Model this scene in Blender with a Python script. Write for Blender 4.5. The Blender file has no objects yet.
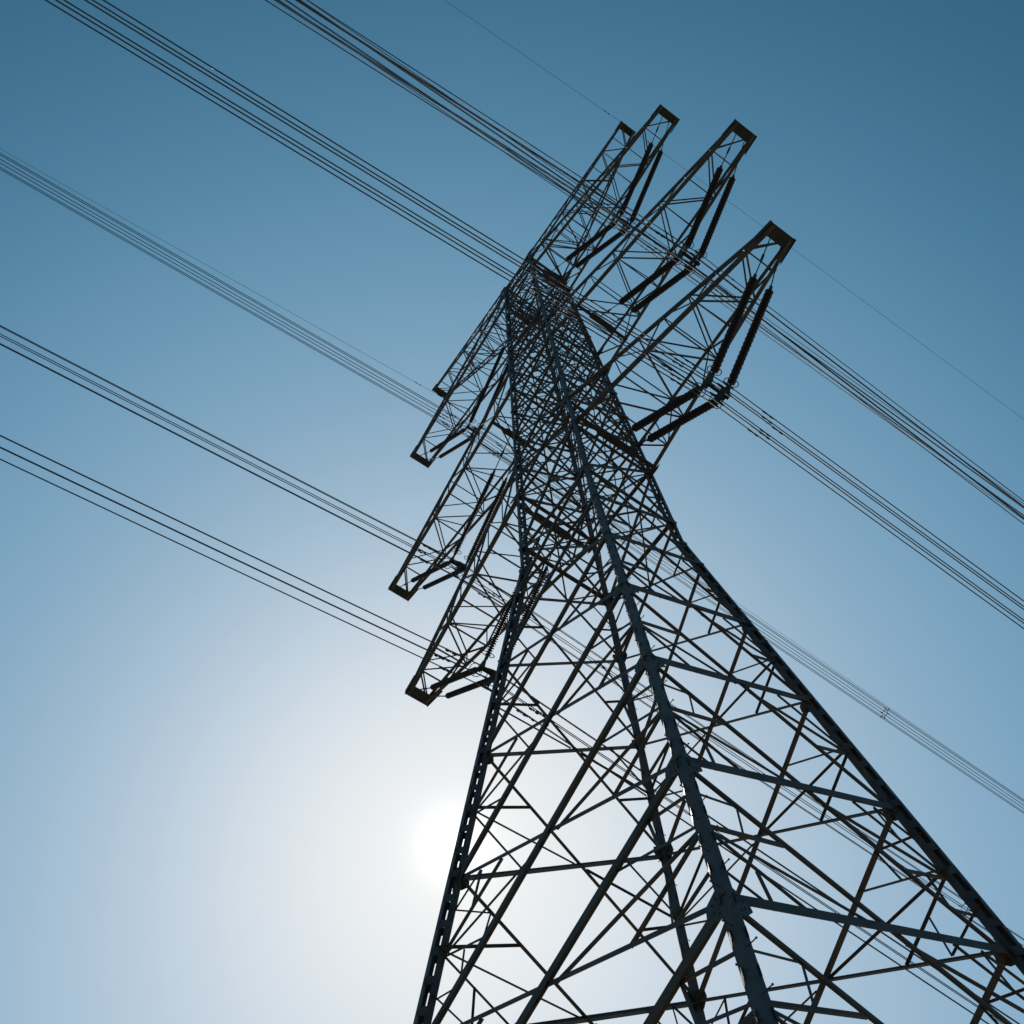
import bpy, bmesh, math, random
from mathutils import Vector, Matrix
random.seed(7)
SC = bpy.context.scene
COL = SC.collection

# ------------------------------------------------------------------ camera, sky, sun, exposure
S, DZ = 1.5, 0.7                        # survey units -> metres; ground level offset
def W(x, y, z): return Vector((S * x, S * y, S * z - DZ))

cam_d = bpy.data.cameras.new("camera"); cam = bpy.data.objects.new("camera", cam_d); COL.objects.link(cam)
SC.camera = cam
cam_d.sensor_width = 36.0; cam_d.sensor_fit = 'HORIZONTAL'
cam_d.lens = 36.0 * 1115.753 / 1024.0
cam_d.clip_start = 0.1; cam_d.clip_end = 6000
az, el, ro = 2.442260069667267, 1.1525613515306519, -0.09128641766296633
f_ = Vector((math.cos(el) * math.cos(az), math.cos(el) * math.sin(az), math.sin(el)))
r_ = Vector((math.sin(az), -math.cos(az), 0)); u_ = r_.cross(f_)
c_, s_ = math.cos(ro), math.sin(ro)
r2, u2 = c_ * r_ + s_ * u_, -s_ * r_ + c_ * u_
M = Matrix((r2, u2, -f_)).transposed().to_4x4()
CAMPOS = W(7.912223, -9.362305, 1.6)
M.translation = CAMPOS
cam.matrix_world = M

SUN = (r2 * ((455 - 512) / 1115.753) + u2 * (-(845 - 512) / 1115.753) + f_).normalized()
SUN_EL = math.asin(SUN.z); SUN_ROT = math.atan2(SUN.x, SUN.y)

world = bpy.data.worlds.new("World"); SC.world = world; world.use_nodes = True
nt = world.node_tree; N = nt.nodes; L = nt.links
for n in list(N): N.remove(n)
def nd(t, **k):
    n = N.new(t)
    for a, b in k.items(): setattr(n, a, b)
    return n
def mth(op, a, b=None):
    n = nd('ShaderNodeMath', operation=op)
    for i, v in enumerate((a, b)):
        if v is None: continue
        if isinstance(v, (int, float)): n.inputs[i].default_value = v
        else: L.new(v, n.inputs[i])
    return n.outputs[0]
out = nd('ShaderNodeOutputWorld'); bg = nd('ShaderNodeBackground')
sky = nd('ShaderNodeTexSky', sky_type='NISHITA')
sky.sun_disc = False; sky.sun_elevation = SUN_EL; sky.sun_rotation = SUN_ROT
sky.altitude = 50; sky.air_density = 0.6; sky.dust_density = 4.0; sky.ozone_density = 1.0
# response of the picture to the sky light, channel by channel, and the bright core of air in front of the sun
sep = nd('ShaderNodeSeparateColor'); L.new(sky.outputs[0], sep.inputs[0]); comb = nd('ShaderNodeCombineColor')
tc = nd('ShaderNodeTexCoord'); dot = nd('ShaderNodeVectorMath', operation='DOT_PRODUCT')
L.new(tc.outputs['Generated'], dot.inputs[0]); dot.inputs[1].default_value = SUN
ang = mth('ARCCOSINE', mth('MINIMUM', dot.outputs['Value'], 1.0))
core = mth('MULTIPLY', mth('EXPONENT', mth('DIVIDE', ang, -0.0135)), 14.0)
def lobe(c, w, a):                                    # gentle ring: brighter or dimmer air at an angle c from the sun
    q = mth('DIVIDE', mth('SUBTRACT', ang, c), w)
    return mth('MULTIPLY', mth('EXPONENT', mth('MULTIPLY', mth('MULTIPLY', q, q), -1.0)), a)
ring = mth('ADD', mth('ADD', lobe(0.52, 0.16, 0.13), lobe(0.86, 0.13, -0.14)), 1.0)
for i, (gm, m, b) in enumerate(((1.05, .0285, .016), (0.70, .1108, .0524), (0.85, .1565, .1309))):
    x = mth('POWER', sep.outputs[i], gm)
    v = mth('DIVIDE', mth('MULTIPLY', x, m * 10), mth('ADD', mth('MULTIPLY', x, b), 1.0))
    L.new(mth('ADD', mth('MULTIPLY', v, ring), core), comb.inputs[i])
L.new(comb.outputs[0], bg.inputs[0]); bg.inputs[1].default_value = 0.10
L.new(bg.outputs[0], out.inputs[0])

sd = bpy.data.lights.new("sun", 'SUN'); sd.energy = 3.0; sd.angle = math.radians(0.53); sd.color = (1, 0.95, 0.87)
sun = bpy.data.objects.new("sun", sd); COL.objects.link(sun)
sun.rotation_euler = SUN.to_track_quat('Z', 'Y').to_euler(); sun.location = (0, 0, 150)
SC.view_settings.view_transform = 'Standard'; SC.view_settings.look = 'None'
SC.view_settings.exposure = 0.0; SC.view_settings.gamma = 1.0

# ------------------------------------------------------------------ materials
def mat(name, c1, c2, rough=0.5, metal=0.0, scale=3.0, bump=0.0, c3=None):
    m = bpy.data.materials.new(name); m.use_nodes = True
    t = m.node_tree; b = t.nodes['Principled BSDF']
    tc = t.nodes.new('ShaderNodeTexCoord'); no = t.nodes.new('ShaderNodeTexNoise')
    no.inputs['Scale'].default_value = scale; no.inputs['Detail'].default_value = 5
    t.links.new(tc.outputs['Object'], no.inputs['Vector'])
    cr = t.nodes.new('ShaderNodeValToRGB'); cr.color_ramp.elements[0].position = .35; cr.color_ramp.elements[1].position = .65
    cr.color_ramp.elements[0].color = (*c1, 1); cr.color_ramp.elements[1].color = (*c2, 1)
    t.links.new(no.outputs['Fac'], cr.inputs[0]); col = cr.outputs[0]
    if c3:
        n2 = t.nodes.new('ShaderNodeTexNoise'); n2.inputs['Scale'].default_value = scale * .23; n2.inputs['Detail'].default_value = 6
        t.links.new(tc.outputs['Object'], n2.inputs['Vector'])
        r2_ = t.nodes.new('ShaderNodeValToRGB'); r2_.color_ramp.elements[0].position = .52; r2_.color_ramp.elements[1].position = .68
        t.links.new(n2.outputs['Fac'], r2_.inputs[0])
        mx = t.nodes.new('ShaderNodeMix'); mx.data_type = 'RGBA'
        t.links.new(r2_.outputs[0], mx.inputs[0]); t.links.new(col, mx.inputs[6]); mx.inputs[7].default_value = (*c3, 1)
        col = mx.outputs[2]
    t.links.new(col, b.inputs['Base Color'])
    b.inputs['Roughness'].default_value = rough; b.inputs['Metallic'].default_value = metal
    if bump:
        bp = t.nodes.new('ShaderNodeBump'); bp.inputs['Strength'].default_value = bump; bp.inputs['Distance'].default_value = .01
        t.links.new(no.outputs['Fac'], bp.inputs['Height']); t.links.new(bp.outputs[0], b.inputs['Normal'])
    return m
STEEL = mat('weathered_galvanised_steel', (.048, .045, .042), (.088, .085, .078), .62, .15, 2.2, .2, (.085, .06, .042))
STEEL_BRACE = mat('brown_stained_galvanised_steel', (.048, .042, .035), (.09, .08, .066), .65, .1, 1.6, .2, (.095, .060, .038))
STEEL_DARK = mat('dull_steel_plate', (.02, .02, .02), (.038, .037, .035), .75, .05, 3, .1)
PORC = mat('brown_glazed_insulator', (.022, .014, .010), (.036, .024, .018), .6, 0, 5)
ALU = mat('aged_aluminium_strand', (.028, .032, .036), (.045, .05, .055), .7, .0, 8)
CONC = mat('grey_concrete', (.22, .21, .20), (.34, .33, .31), .85, 0, 2, .4)
GRASS = mat('dry_earth_and_grass', (.15, .12, .08), (.23, .19, .135), .95, 0, .35, .6, (.10, .095, .045))

# ------------------------------------------------------------------ mesh helpers (world metres)
class MB:
    def __init__(s): s.v = []; s.f = []
    def add(s, vs, fs):
        o = len(s.v); s.v += [tuple(v) for v in vs]; s.f += [tuple(i + o for i in f) for f in fs]
    def prism(s, poly, p, q, ux, uy):                # 2-D outline swept from p to q
        n = len(poly)
        a = [p + ux * x + uy * y for x, y in poly]; b = [q + ux * x + uy * y for x, y in poly]
        s.add(a + b, [tuple(range(n))[::-1], tuple(range(n, 2 * n))] + [(i, (i + 1) % n, n + (i + 1) % n, n + i) for i in range(n)])
    def box(s, p, q, ux, uy, w, h):
        s.prism([(-w / 2, -h / 2), (w / 2, -h / 2), (w / 2, h / 2), (-w / 2, h / 2)], p, q, ux, uy)
    def tube(s, pts, r, n=6):
        rings = []
        for i, p in enumerate(pts):
            d = (pts[min(i + 1, len(pts) - 1)] - pts[max(i - 1, 0)]).normalized()
            h = Vector((0, 0, 1)) if abs(d.z) < .9 else Vector((1, 0, 0))
            a = d.cross(h).normalized(); b = d.cross(a)
            rr = r[i] if isinstance(r, (list, tuple)) else r
            rings.append([p + a * (rr * math.cos(2 * math.pi * k / n)) + b * (rr * math.sin(2 * math.pi * k / n)) for k in range(n)])
        vs = [v for g in rings for v in g]; fs = []
        for i in range(len(rings) - 1):
            for k in range(n): fs.append((i * n + k, i * n + (k + 1) % n, (i + 1) * n + (k + 1) % n, (i + 1) * n + k))
        fs.append(tuple(range(n))[::-1]); fs.append(tuple(range(len(vs) - n, len(vs))))
        s.add(vs, fs)
    def plate(s, pts, nrm, t):
        n = len(pts); a = [p - nrm * t / 2 for p in pts]; b = [p + nrm * t / 2 for p in pts]
        s.add(a + b, [tuple(range(n))[::-1], tuple(range(n, 2 * n))] + [(i, (i + 1) % n, n + (i + 1) % n, n + i) for i in range(n)])
    def angle(s, p, q, nrm, a, t=None, flip=1):      # rolled L section: one flange in the face, one pointing in
        t = t or max(a * .12, .008); d = (q - p).normalized()
        nrm = (nrm - d * nrm.dot(d)).normalized(); ux = d.cross(nrm) * flip; uy = -nrm
        h = a / 2
        s.prism([(-h, 0), (h, 0), (h, t), (-h + t, t), (-h + t, a), (-h, a)], p, q, ux, uy)
    def build(s, name, m, parent=None, smooth=False):
        me = bpy.data.meshes.new(name)
        off = world_loc(parent) if parent else Vector((0, 0, 0))
        me.from_pydata([tuple(Vector(v) - off) for v in s.v], [], s.f)
        bm = bmesh.new(); bm.from_mesh(me); bmesh.ops.recalc_face_normals(bm, faces=bm.faces); bm.to_mesh(me); bm.free()
        me.materials.append(m)
        if smooth:
            for p in me.polygons: p.use_smooth = True
        o = bpy.data.objects.new(name, me); COL.objects.link(o)
        if parent: o.parent = parent
        return o
def world_loc(o):
    l = Vector((0, 0, 0))
    while o: l = l + o.location; o = o.parent
    return l
def thing(name, label, cat, loc=(0, 0, 0), group=None):
    o = bpy.data.objects.new(name, None); COL.objects.link(o); o.location = loc
    o['label'] = label; o['category'] = cat
    if group: o['group'] = group
    return o

# ------------------------------------------------------------------ ground
gm = MB(); rg = random.Random(3)
R = [0, 6, 12, 20, 32, 50, 90, 180, 400, 900, 2500]; K = 40
gv = [Vector((0, 0, 0))]
for r in R[1:]:
    for k in range(K):
        a = 2 * math.pi * k / K
        gv.append(Vector((r * math.cos(a), r * math.sin(a), rg.uniform(-.08, .06) * min(1, r / 20) - (r * .002 if r > 40 else 0))))
gf = [(0, 1 + k, 1 + (k + 1) % K) for k in range(K)]
for i in range(len(R) - 2):
    for k in range(K):
        a = 1 + i * K; b = a + K
        gf.append((a + k, b + k, b + (k + 1) % K, a + (k + 1) % K))
gm.add(gv, gf)
g = gm.build('ground', GRASS); g['kind'] = 'structure'

# ------------------------------------------------------------------ tower
W0, T1, ZW, T2 = 4.0013, 0.101004, 25.8, 0.012
TOP = 56.0
def hw(z): return W0 - T1 * min(z, ZW) - T2 * max(0.0, z - ZW)
CORN = [(1, -1), (1, 1), (-1, 1), (-1, -1)]          # walking round the tower
def node(c, z): h = hw(z); return W(c[0] * h, c[1] * h, z)
def fnorm(i): a, b = CORN[i], CORN[(i + 1) % 4]; return Vector(((a[0] + b[0]) / 2, (a[1] + b[1]) / 2, 0))
LEV = [0.47, 3.9, 7.0, 9.73, 12.42, 15.43, 18.55, 21.53, 24.4, 26.8]
CAGE = [26.8, 30.2, 32.4, 34.9, 37.4, 39.95, 42.2, 44.8, 47.5, 50.2, 52.95, 54.5, TOP]

tower = thing('transmission_tower', 'tall dark steel lattice pylon with three pairs of wide crossarms, seen from its foot', 'pylon')

# each leg is a pair of rolled angles set toe to toe along the diagonal, tied by batten plates
def stand(c): return 0.15 if c == CORN[0] else 1.0            # the leg nearest the camera sits almost on its joint line
def leg_dep(z): return (0.262 if z < 26 else 0.225) * S / math.sqrt(2)        # heel to heel, per axis
def leg_fl(z): return (0.118 if z < 26 else 0.105) * S
def leg_out(z): return (0.012 + 0.0114 * max(0.0, 26 - z)) * S                # how far the outer heel stands off the joint line
for ci, c in enumerate(CORN):
    m = MB()
    ux, uy = Vector((-c[0], 0, 0)), Vector((0, -c[1], 0)); dd_ = ux + uy
    heel = lambda z: node(c, z) - dd_ * (leg_out(z) * stand(c) + (0.03 if c == CORN[0] else 0))
    cuts = [0.47, ZW, TOP]
    for a, b in zip(cuts, cuts[1:]):
        p, q = heel(a), heel(b)
        zm = (a + b) / 2; fl = leg_fl(zm); t = .022; e = leg_dep(zm)
        m.prism([(0, 0), (fl, 0), (fl, t), (t, t), (t, fl), (0, fl)], p, q, ux, uy)
        m.prism([(e, e), (e - fl, e), (e - fl, e - t), (e - t, e - t), (e - t, e - fl), (e, e - fl)], p, q, ux, uy)
    dg, dn = dd_.normalized(), (ux - uy).normalized()
    z = 0.9
    while z < TOP:
        ln = .075 if z < 26 else .06; e = leg_dep(z); fl = leg_fl(z)
        for h_ in (1, -1):
            cc = dd_ * (e * .5) + dn * h_ * (fl / math.sqrt(2) - .010)
            m.box(heel(z - ln) + cc, heel(z + ln) + cc, dg, dn, e * .86, .014)
        z += 0.52 if z < 26 else 0.62
    for z in LEV + CAGE[1:]:                          # gusset plates bolted on both faces at every joint
        w = (.25 if z < 20 else .20 if z < 28 else .15) * S
        for ax, bx in ((ux, uy), (uy, ux)):
            if z > TOP - .2: continue
            up = (node(c, z + 1) - node(c, z)).normalized()
            b = node(c, z) - bx * .036 - ax * leg_out(z) * .6 * stand(c)
            pts = [b - up * w * .95, b + ax * w * .75 - up * w * .72, b + ax * w * 1.22 - up * w * .15, b + ax * w * 1.12 + up * w * .45, b + ax * w * .5 + up * w * .85, b + up * w * .95]
            m.plate(pts, bx, .014)
            if z < 20:                                # bolt heads
                for bu, bv in ((.2, -.7), (.2, -.4), (.2, .1), (.2, .4), (.2, .7), (.55, -.45), (.8, -.2), (.55, .45), (.8, .25), (.45, 0)):
                    p = b + ax * w * bu + up * w * bv
                    m.tube([p - bx * .006, p - bx * .024], .018, 6)
    leg = m.build('leg', STEEL, tower)
    fm = MB(); b = node(c, 0.47)
    fm.prism([(-.55, -.55), (.55, -.55), (.55, .55), (-.55, .55)], Vector((b.x, b.y, -1.0)), Vector((b.x, b.y, .28)), Vector((1, 0, 0)), Vector((0, 1, 0)))
    fm.prism([(-.38, -.38), (.38, -.38), (.38, .38), (-.38, .38)], Vector((b.x, b.y, .28)), Vector((b.x, b.y, .42)), Vector((1, 0, 0)), Vector((0, 1, 0)))
    fm.build('footing', CONC, tower)
    if ci in (0, 2):                                  # step bolts up two legs
        k = 0; z = 3.0
        while z < 30:
            sm = MB(); p = heel(z)
            ax, ox = (ux, uy) if k % 2 else (uy, ux)
            p = p + ax * leg_fl(z) * .45
            sm.tube([p, p - ox * .17], .010, 6); sm.tube([p - ox * .165, p - ox * .185], .017, 6)
            sm.build('step_bolt', STEEL, leg); k += 1; z += .30 * (1 if ci == 0 else 2)

# --- members are collected first; the 100 nearest of a kind become parts, the rest one mesh
pool = {}
def member(kind, p, q, n, a, trim0=0., trim1=0., off=0., flip=1, m=None):
    d = (q - p).normalized()
    pool.setdefault(kind, []).append((p + d * trim0 + n * off, q - d * trim1 + n * off, n, a, flip))
def flush():
    for kind, ms in pool.items():
        ms.sort(key=lambda t: -(t[3] * (t[0] - t[1]).length / ((t[0] + t[1]) / 2 - CAMPOS).length ** 2))
        for t in ms[:100]:
            b = MB(); b.angle(t[0], t[1], t[2], t[3], flip=t[4]); b.build(kind, STEEL_BRACE, tower)
        if ms[100:]:
            b = MB()
            for t in ms[100:]: b.angle(t[0], t[1], t[2], t[3], flip=t[4])
            o = b.build(kind, STEEL_BRACE, tower); o['kind'] = 'stuff'
lerp = lambda a, b, t: a + (b - a) * t
def cross(A, B, C, D):                                # centre of the X between two legs
    wa = (A - B).length; wb = (D - C).length
    return lerp(lerp(A, B, .5), lerp(D, C, .5), wa / (wa + wb))
cents = {}; quart = {}
allp = list(zip(LEV, LEV[1:])) + list(zip(CAGE, CAGE[1:]))
for pi, (za, zb) in enumerate(allp):
    low = zb <= 26.9; big = za < 24
    for i in range(4):
        ca, cb = CORN[i], CORN[(i + 1) % 4]; n = fnorm(i)
        if i in (1, 2): ca, cb = cb, ca
        A, B, C, D = node(ca, za), node(cb, za), node(cb, zb), node(ca, zb)
        if low:
            k = max(0, min(1, (za - 7) / 15))
            a1, a2 = lerp(.185, .12, k), lerp(.10, .085, k)
        else: a1, a2 = .125, .10
        jit = random.uniform(0, .004)
        member('diagonal_brace', A, C, n, a1, -.06, -.06, .045 + jit)          # main strut of the panel
        member('diagonal_brace', B, D, n, a2, -.06, -.06, -.012 - jit, -1)     # lighter counter strut
        X = cross(A, B, C, D); cents[(pi, i)] = X
        sh = (B - A).normalized()                     # struts run on to the leg angles, which stand a little outside the joint lines
        LA, LD, LB, LC = A - sh * leg_out(za) * .9 * stand(ca), D - sh * leg_out(zb) * .9 * stand(ca), B + sh * leg_out(za) * .9 * stand(cb), C + sh * leg_out(zb) * .9 * stand(cb)
        Ma, Mb = lerp(LA, LD, .5), lerp(LB, LC, .5)
        q4 = {'Al': lerp(A, X, .5), 'Au': lerp(D, X, .5), 'Bl': lerp(B, X, .5), 'Bu': lerp(C, X, .5)}
        quart[(pi, i)] = {ca: (q4['Al'], q4['Au']), cb: (q4['Bl'], q4['Bu'])}
        if low:
            th = .06 if big else .05
            for Mx, lo, up in ((Ma, 'Al', 'Au'), (Mb, 'Bl', 'Bu')):
                member('strut', Mx, q4[lo], n, th, .05, .02, -.03)
                member('strut', Mx, q4[up], n, th, .05, .02, -.034, -1)
                if za < 20: member('strut', Mx, lerp(q4[lo], X, .9), n, th * .9, .05, .02, -.05)
            if za < 15:
                for Mx, lo, up, E, F in ((Ma, 'Al', 'Au', LA, LD), (Mb, 'Bl', 'Bu', LB, LC)):
                    for e, qq in ((E, lo), (F, up)):
                        member('strut', lerp(Mx, e, .5), lerp(e, q4[qq], .55), n, th * .75, .04, .01, -.04)
                        member('strut', lerp(Mx, q4[qq], .5), lerp(e, q4[qq], .55), n, th * .75, .01, .01, -.045, -1)
        else:
            for Mx, lo, uu in ((Ma, 'Al', 'Au'), (Mb, 'Bl', 'Bu')):
                member('strut', Mx, X, n, .06, .03, .0, -.03)
                if pi % 2: member('strut', Mx, q4[lo], n, .05, .03, .0, -.036)
                elif i % 2: member('strut', Mx, q4[uu], n, .05, .03, .0, -.04, -1)
    # hip and plan bracing between neighbouring faces
    for i in range(4):
        j = (i + 1) % 4; up = Vector((0, 0, 1))
        if low:
            if zb > 26: member('plan_brace', cents[(pi, i)], cents[(pi, j)], up, .06, .02, .02, .02)
        else:
            member('plan_brace', cents[(pi, i)], cents[(pi, j)], up, .05, .02, .02, .02)
for z in CAGE:                                        # horizontal frames
    for i in range(4):
        a, b = node(CORN[i], z), node(CORN[(i + 1) % 4], z); n = fnorm(i)
        heavy = z in (26.8, 30.2, 39.95, 52.95, TOP)
        member('horizontal_beam', a, b, n, .13 if heavy else .09, .08, .08, -.05)
    member('plan_brace', node(CORN[0], z), node(CORN[2], z), Vector((0, 0, 1)), .06, .15, .15, .03)
    member('plan_brace', node(CORN[1], z), node(CORN[3], z), Vector((0, 0, 1)), .06, .15, .15, -.03)
flush()

# ------------------------------------------------------------------ crossarms
def crossarm(sx, zt, ln, wt, zl, zu, name, beam_x=None, panels=8, chord=.165):
    """zt tip height, ln reach, wt half tip width, zl / zu heights where lower and upper chords meet the legs"""
    m = MB(); lac = MB(); X = Vector((sx, 0, 0))
    hl, hu = hw(zl), hw(zu)
    lowr = {s: W(sx * hl, s * hl, zl) for s in (-1, 1)}; uppr = {s: W(sx * hu, s * hu, zu) for s in (-1, 1)}
    tipl = {s: W(sx * ln, s * wt, zt) for s in (-1, 1)}; tipu = {s: W(sx * (ln - .05), s * wt, zt + .16) for s in (-1, 1)}
    for s in (-1, 1):
        m.angle(lowr[s], tipl[s], Vector((0, s, 0)), chord, .02, s * sx)
        m.angle(uppr[s], tipu[s], Vector((0, s, 0)), chord * .85, .018, s * sx)
        for r0, up in ((lowr, 0), (uppr, 1)):         # root gussets
            b = r0[s]; w = .34
            m.plate([b + X * -.1 + Vector((0, s * .035, -w * .5)), b + X * w + Vector((0, s * .035, -w * .35)), b + X * w * 1.5 + Vector((0, s * .035, w * .15)), b + X * -.1 + Vector((0, s * .035, w * .6))], Vector((0, 1, 0)), .014)
    arm = m.build(name, STEEL, tower)
    P = lambda d, r0, t0, k: lerp(r0[d], t0[d], k)
    ks = [1 - (1 - i / panels) for i in range(panels + 1)]
    for i in range(panels):
        k0, k1 = ks[i], ks[i + 1]
        for s in (-1, 1):                             # side faces
            if i < panels - 1:
                lac.angle(P(s, lowr, tipl, k1), P(s, uppr, tipu, k1), Vector((0, s, 0)), .06, .007)
                if i % 2: lac.angle(P(s, lowr, tipl, k0), P(s, uppr, tipu, k1), Vector((0, s, 0)), .065, .007)
                else: lac.angle(P(s, uppr, tipu, k0), P(s, lowr, tipl, k1), Vector((0, s, 0)), .065, .007, -1 if s * sx > 0 and sx > 0 else 1)
        up = Vector((0, 0, 1)); e = -1 if i % 2 else 1
        lac.angle(P(e, lowr, tipl, k0), P(-e, lowr, tipl, k1), -up, .07, .007)      # bottom face
        lac.angle(P(e, uppr, tipu, k0), P(-e, uppr, tipu, k1), up, .06, .007)        # top face
        if i < panels - 1: lac.angle(P(-1, lowr, tipl, k1), P(1, lowr, tipl, k1), -up, .06, .007)
        if i in (1, 3): lac.angle(P(-1, uppr, tipu, k1), P(1, uppr, tipu, k1), up, .05, .006)
        if i in (2, 4): lac.angle(P(-1, lowr, tipl, k1), P(1, uppr, tipu, k1), up, .045, .006)
    lac.build('lacing', STEEL, arm)
    e = MB()                                          # boxed tip
    a, b = tipl[-1] + Vector((0, -.06, .05)), tipl[1] + Vector((0, .06, .05))
    e.prism([(-.46, -.10), (.06, -.10), (.06, .22), (-.34, .22)], a, b, X, Vector((0, 0, 1)))
    for s in (-1, 1):
        d = (lowr[s] - tipl[s]).normalized(); q = tipl[s] + Vector((0, s * .075, .04))
        e.plate([q + Vector((0, 0, -.14)) - X * -.08, q + Vector((0, 0, .2)) - X * -.08, q + d * .85 + Vector((0, 0, .17)), q + d * 1.0 + Vector((0, 0, -.08))], Vector((0, 1, 0)), .016)
    e.build('end_plate', STEEL_DARK, arm)
    if beam_x is not None:
        k = (beam_x - hl) / (ln - hl); h = MB()
        a, b = P(-1, lowr, tipl, k), P(1, lowr, tipl, k); a.z -= .09; b.z -= .09
        h.box(a, b, X, Vector((0, 0, 1)), .16, .14)
        c0, c1 = lerp(a, b, .28), lerp(a, b, .72)
        h.box(c0, c1, X, Vector((0, 0, 1)), .30, .20)
        h.build('hanger_beam', STEEL_DARK, arm)
    return arm
ARMS = {1: (52.95, 9.91, .48, 52.95, 55.3, 1.16), 2: (39.95, 10.45, .40, 39.95, 42.2, 2.6), 3: (30.17, 8.44, .35, 30.2, 32.4, 1.52)}
for sx in (1, -1):
    for k, (zt, ln, wt, zl, zu, bx) in ARMS.items(): crossarm(sx, zt, ln, wt, zl, zu, 'crossarm', bx)
    crossarm(sx, 60.0, 8.45, .39, 54.6, TOP, 'earth_wire_peak', None, 9, .125)

# ------------------------------------------------------------------ V-string insulator sets
RB = 0.27                                             # bundle radius in survey units
def string(p, q, name, parent):
    m = MB(); L_ = (q - p).length; d = (q - p).normalized()
    h = Vector((0, 1, 0)); a = d.cross(h).normalized(); b = d.cross(a); n = 14
    prof = [(0, .03), (0, .07), (.10, .07), (.11, .05)]; x = .13; i = 0
    while x < L_ - .16:
        R_ = (.165 if i % 2 == 0 else .15) * (1 if p.x > 0 else .8)
        prof += [(x, .055), (x + .035, R_), (x + .052, R_ * .98), (x + .075, .06)]; x += .105; i += 1
    prof += [(L_ - .11, .05), (L_ - .10, .07), (L_, .07), (L_, .03)]
    vs = [p + d * x_ + a * (r * math.cos(2 * math.pi * k / n)) + b * (r * math.sin(2 * math.pi * k / n)) for x_, r in prof for k in range(n)]
    fs = [(i * n + k, i * n + (k + 1) % n, (i + 1) * n + (k + 1) % n, (i + 1) * n + k) for i in range(len(prof) - 1) for k in range(n)]
    fs += [tuple(range(n))[::-1], tuple(range(len(vs) - n, len(vs)))]
    m.add(vs, fs); return m.build(name, PORC, parent)
SETS = {1: dict(ot=(8.42, 50.75), v=(5.32, 46.95), it=(2.42, 51.0), tip=(9.62, 52.85), beam=(1.16, 52.85)),
        2: dict(ot=(9.0, 38.48), v=(6.32, 35.68), it=(3.70, 38.4), tip=(10.15, 39.85), beam=(2.6, 39.85)),
        3: dict(ot=(7.2, 28.94), v=(4.70, 26.70), it=(2.30, 29.05), tip=(8.12, 30.08), beam=(1.52, 30.08))}
where = {(1, 1): 'topmost right', (1, 2): 'middle right', (1, 3): 'lowest right', (-1, 1): 'topmost left', (-1, 2): 'middle left', (-1, 3): 'lowest left'}
HEX = [(math.cos(math.radians(60 * i)), math.sin(math.radians(60 * i))) for i in range(6)]
BZ = .38                                              # bundle centre hangs this far under the V
for sx in (1, -1):
    for k, d in SETS.items():
        vx, vz = d['v']
        root = thing('insulator_set', 'double V of dark ribbed insulator strings under the %s crossarm' % where[(sx, k)], 'insulator', W(sx * vx, 0, vz), 'insulator sets hung from the crossarms')
        gap = .33
        pt = lambda t, yy: W(sx * t[0], yy, t[1])
        lk = MB(); X = Vector((1, 0, 0))
        for yy in (-.26, .26):
            vo, vi = W(sx * (vx + gap * .55), yy, vz + .16), W(sx * (vx - gap * .55), yy, vz + .16)
            string(pt(d['ot'], yy), vo, 'insulator_string', root)
            string(pt(d['it'], yy), vi, 'insulator_string', root)
            for a, b in ((pt(d['tip'], yy * .7), pt(d['ot'], yy)), (pt(d['beam'], yy * .9), pt(d['it'], yy))):
                l2 = MB(); l2.tube([a, lerp(a, b, .45), b], .026, 6)
                dd = (b - a).normalized(); l2.box(lerp(a, b, .42), lerp(a, b, .58), Vector((0, 1, 0)), dd.cross(Vector((0, 1, 0))), .09, .05)
                l2.box(b - dd * .12, b + dd * .02, Vector((0, 1, 0)), dd.cross(Vector((0, 1, 0))), .11, .06)
                l2.build('link_rod', STEEL_DARK, root)
            # arcing rings at the live ends
            for vv, tp in ((vo, pt(d['ot'], yy)), (vi, pt(d['it'], yy))):
                rr = MB(); ax = (tp - vv).normalized(); c0 = vv + ax * .22; a_ = ax.cross(Vector((0, 1, 0))).normalized(); b_ = ax.cross(a_)
                rr.tube([c0 + a_ * (.27 * math.cos(t * math.pi / 8)) + b_ * (.27 * math.sin(t * math.pi / 8)) for t in range(17)], .018, 6)
                rr.tube([c0 + a_ * .27, vv, c0 - a_ * .27], .012, 5)
                rr.build('arcing_ring', STEEL_DARK, root)
            yk = MB()                                 # triangular yoke plate of each pair
            yk.plate([vo + Vector((sx * .12, 0, .12)), vi + Vector((-sx * .12, 0, .12)), W(sx * (vx - .12), yy, vz - .10), W(sx * (vx + .12), yy, vz - .10)], Vector((0, 1, 0)), .03)
            yk.build('yoke_plate', STEEL_DARK, root)
        cz = vz - BZ; by = MB()
        by.box(W(sx * vx, -.34, vz - .04), W(sx * vx, .34, vz - .04), X, Vector((0, 0, 1)), .16, .10)
        by.tube([W(sx * vx, 0, vz - .04), W(sx * vx, 0, cz + RB * .8)], .035, 6)
        by.plate([W(sx * vx + RB * .80 * a, 0, cz + RB * .80 * b) for a, b in HEX], Vector((0, 1, 0)), .03)
        by.build('yoke_beam', STEEL_DARK, root)
        for a, b in HEX:
            cl = MB(); c0 = W(sx * vx + RB * a, 0, cz + RB * b); ci_ = W(sx * vx + RB * .72 * a, 0, cz + RB * .72 * b)
            Y = Vector((0, 1, 0))
            cl.tube([c0 - Y * .24, c0 - Y * .1, c0 + Y * .1, c0 + Y * .24], [.03, .05, .05, .03], 8)
            rad = (c0 - ci_).normalized(); cl.box(ci_, c0, Y, rad.cross(Y), .06, .04)
            cl.build('suspension_clamp', STEEL_DARK, root)

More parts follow.
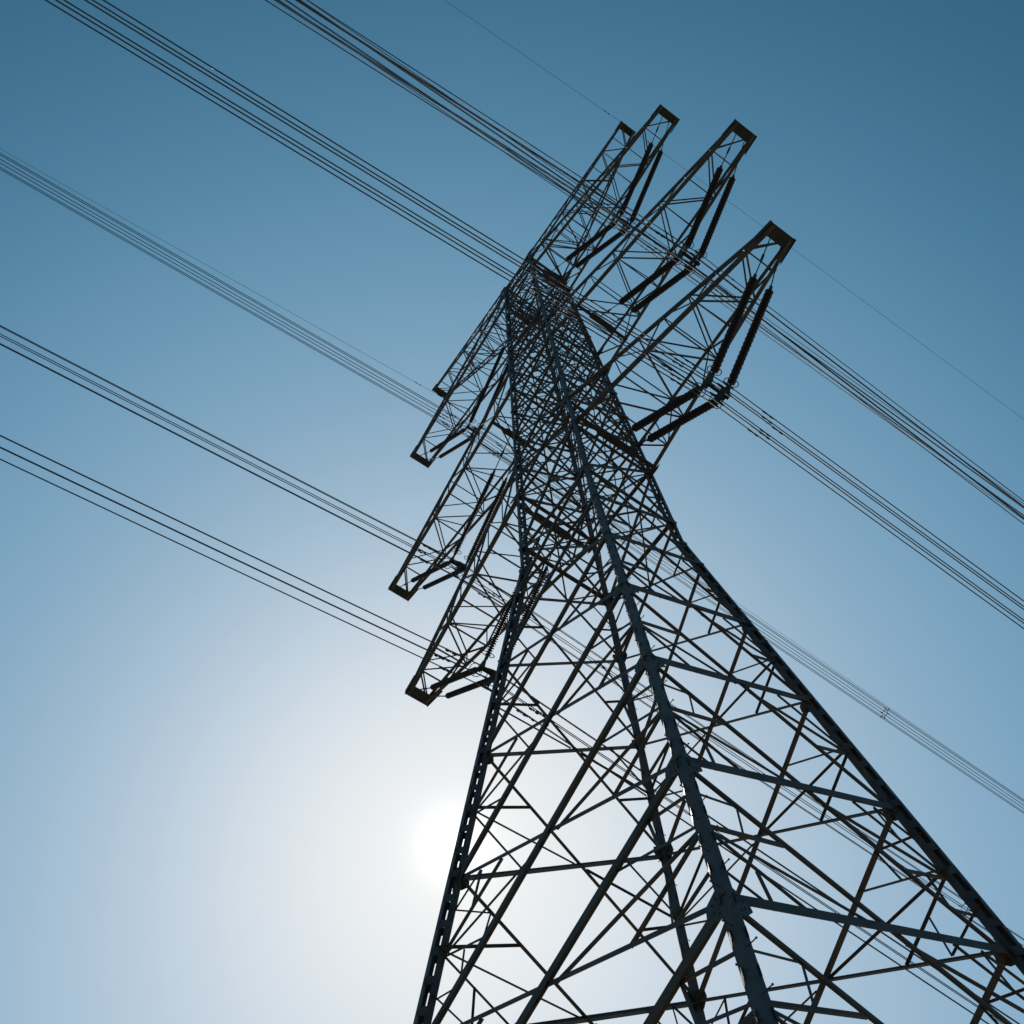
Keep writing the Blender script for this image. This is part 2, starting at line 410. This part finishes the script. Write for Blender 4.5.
# ------------------------------------------------------------------ conductor bundles and earth wires
SPAN = 270.
def wpt(x, z, dx, dz, side, ang, s, d): return W(x + math.sin(ang) * d + dx, side * math.cos(ang) * d, z - s * d + s * d * d / SPAN + dz)
DS = [0, .4, .9, 1.6, 2.5, 3.6, 5, 7, 9, 12, 15, 18, 22, 26, 31, 36, 42, 50, 60, 70, 85, 100, 120, 135, 150, 170, 190, 210, 240, 270]
SL = {(1, 1): (-2.0, .055, .9, .05), (1, 2): (-2.8, .25, 0, .25), (1, 3): (-2.3, .165, .3, .135),
      (-1, 1): (-2.3, .05, .3, .105), (-1, 2): (-2.3, .085, .3, .135), (-1, 3): (-2.3, .095, .3, .16)}   # heading and slope of each span
SPC = {(1, 1): (30, 31), (1, 2): (33, 36), (1, 3): (29, 34), (-1, 1): (34, 23.0), (-1, 2): (40, 22.4), (-1, 3): (36, 36)}
for sx in (1, -1):
    for k in (1, 2, 3):
        vx, vz = SETS[k]['v']; x, z = sx * vx, vz - BZ; al_, sl, ar_, sr = SL[(sx, k)]; AL, AR = math.radians(al_), math.radians(ar_)
        root = thing('conductor_bundle', 'bundle of six dark parallel power lines clamped below the %s crossarm' % where[(sx, k)], 'power line', W(x, 0, z), 'conductor bundles of the line')
        for hi, (a, b) in enumerate(HEX):
            m = MB(); dx, dz = RB * a, RB * b
            pts = [wpt(x, z, dx, dz, -1, AL, sl, d) for d in reversed(DS[1:])] + [wpt(x, z, dx, dz, 1, AR, sr, d) for d in DS]
            m.tube(pts, .022, 6); cond = m.build('conductor', ALU, root, True)
            for side, an, s in ((-1, AL, sl), (1, AR, sr)):      # vibration dampers clipped under each wire
                dm = MB(); c0 = wpt(x, z, dx, dz, side, an, s, 1.15 + .16 * (hi % 3)); t = (wpt(x, z, dx, dz, side, an, s, 1.8) - c0).normalized()
                e = c0 - Vector((0, 0, .09)); dm.box(c0 + Vector((0, 0, .025)), e, t, t.cross(Vector((0, 0, 1))), .05, .04)
                dm.tube([e - t * .22, e - t * .08], .036, 8); dm.tube([e + t * .08, e + t * .22], .036, 8); dm.tube([e - t * .1, e + t * .1], .009, 5)
                dm.build('vibration_damper', STEEL_DARK, cond)
        for side, an, s, ds in ((-1, AL, sl, SPC[(sx, k)][0]), (1, AR, sr, SPC[(sx, k)][1])):
            for dd in (ds, ds + 38, ds + 80):
                sp = MB(); hx = [wpt(x, z, RB * a, RB * b, side, an, s, dd) for a, b in HEX]; c0 = wpt(x, z, 0, 0, side, an, s, dd)
                ring = [lerp(c0, h, .62) for h in hx]; sp.tube(ring + [ring[0]], .022, 6)
                for h, r0 in zip(hx, ring): sp.tube([r0, h], .02, 6)
                for h in hx:
                    sp.tube([h - Vector((0, .06, 0)), h + Vector((0, .06, 0))], .042, 6)
                sp.build('spacer', STEEL_DARK, root)
EW = {1: ((math.radians(-2.7), .0), (math.radians(1.0), .15)), -1: ((math.radians(-2.7), .08), (math.radians(.3), .14))}
for sx in (1, -1):
    x, z = sx * 8.45, 59.75; (al, s1), (ar, s2) = EW[sx]
    root = thing('earth_wire', 'single thin wire clipped to the %s tip of the highest arms' % ('upper right' if sx > 0 else 'left'), 'power line', W(x, 0, z), 'earth wires at the top')
    m = MB(); pts = [wpt(x, z, 0, 0, -1, al, s1, d) for d in reversed(DS[1:])] + [wpt(x, z, 0, 0, 1, ar, s2, d) for d in DS]
    m.tube(pts, .012, 5); m.build('wire', ALU, root, True)
    c = MB(); c.tube([W(x, -.15, z), W(x, .15, z)], .035, 6); c.tube([W(x, 0, z), W(x, 0, 60)], .02, 5); c.build('suspension_clamp', STEEL_DARK, root)
    for side, an, s in ((-1, al, s1), (1, ar, s2)):
        dm = MB(); a, b = wpt(x, z, 0, 0, side, an, s, 1.15), wpt(x, z, 0, 0, side, an, s, 1.5)
        dm.tube([a, lerp(a, b, .35)], .035, 6); dm.tube([lerp(a, b, .65), b], .035, 6); dm.tube([a, b], .015, 5)
        dm.build('vibration_damper', STEEL_DARK, root)
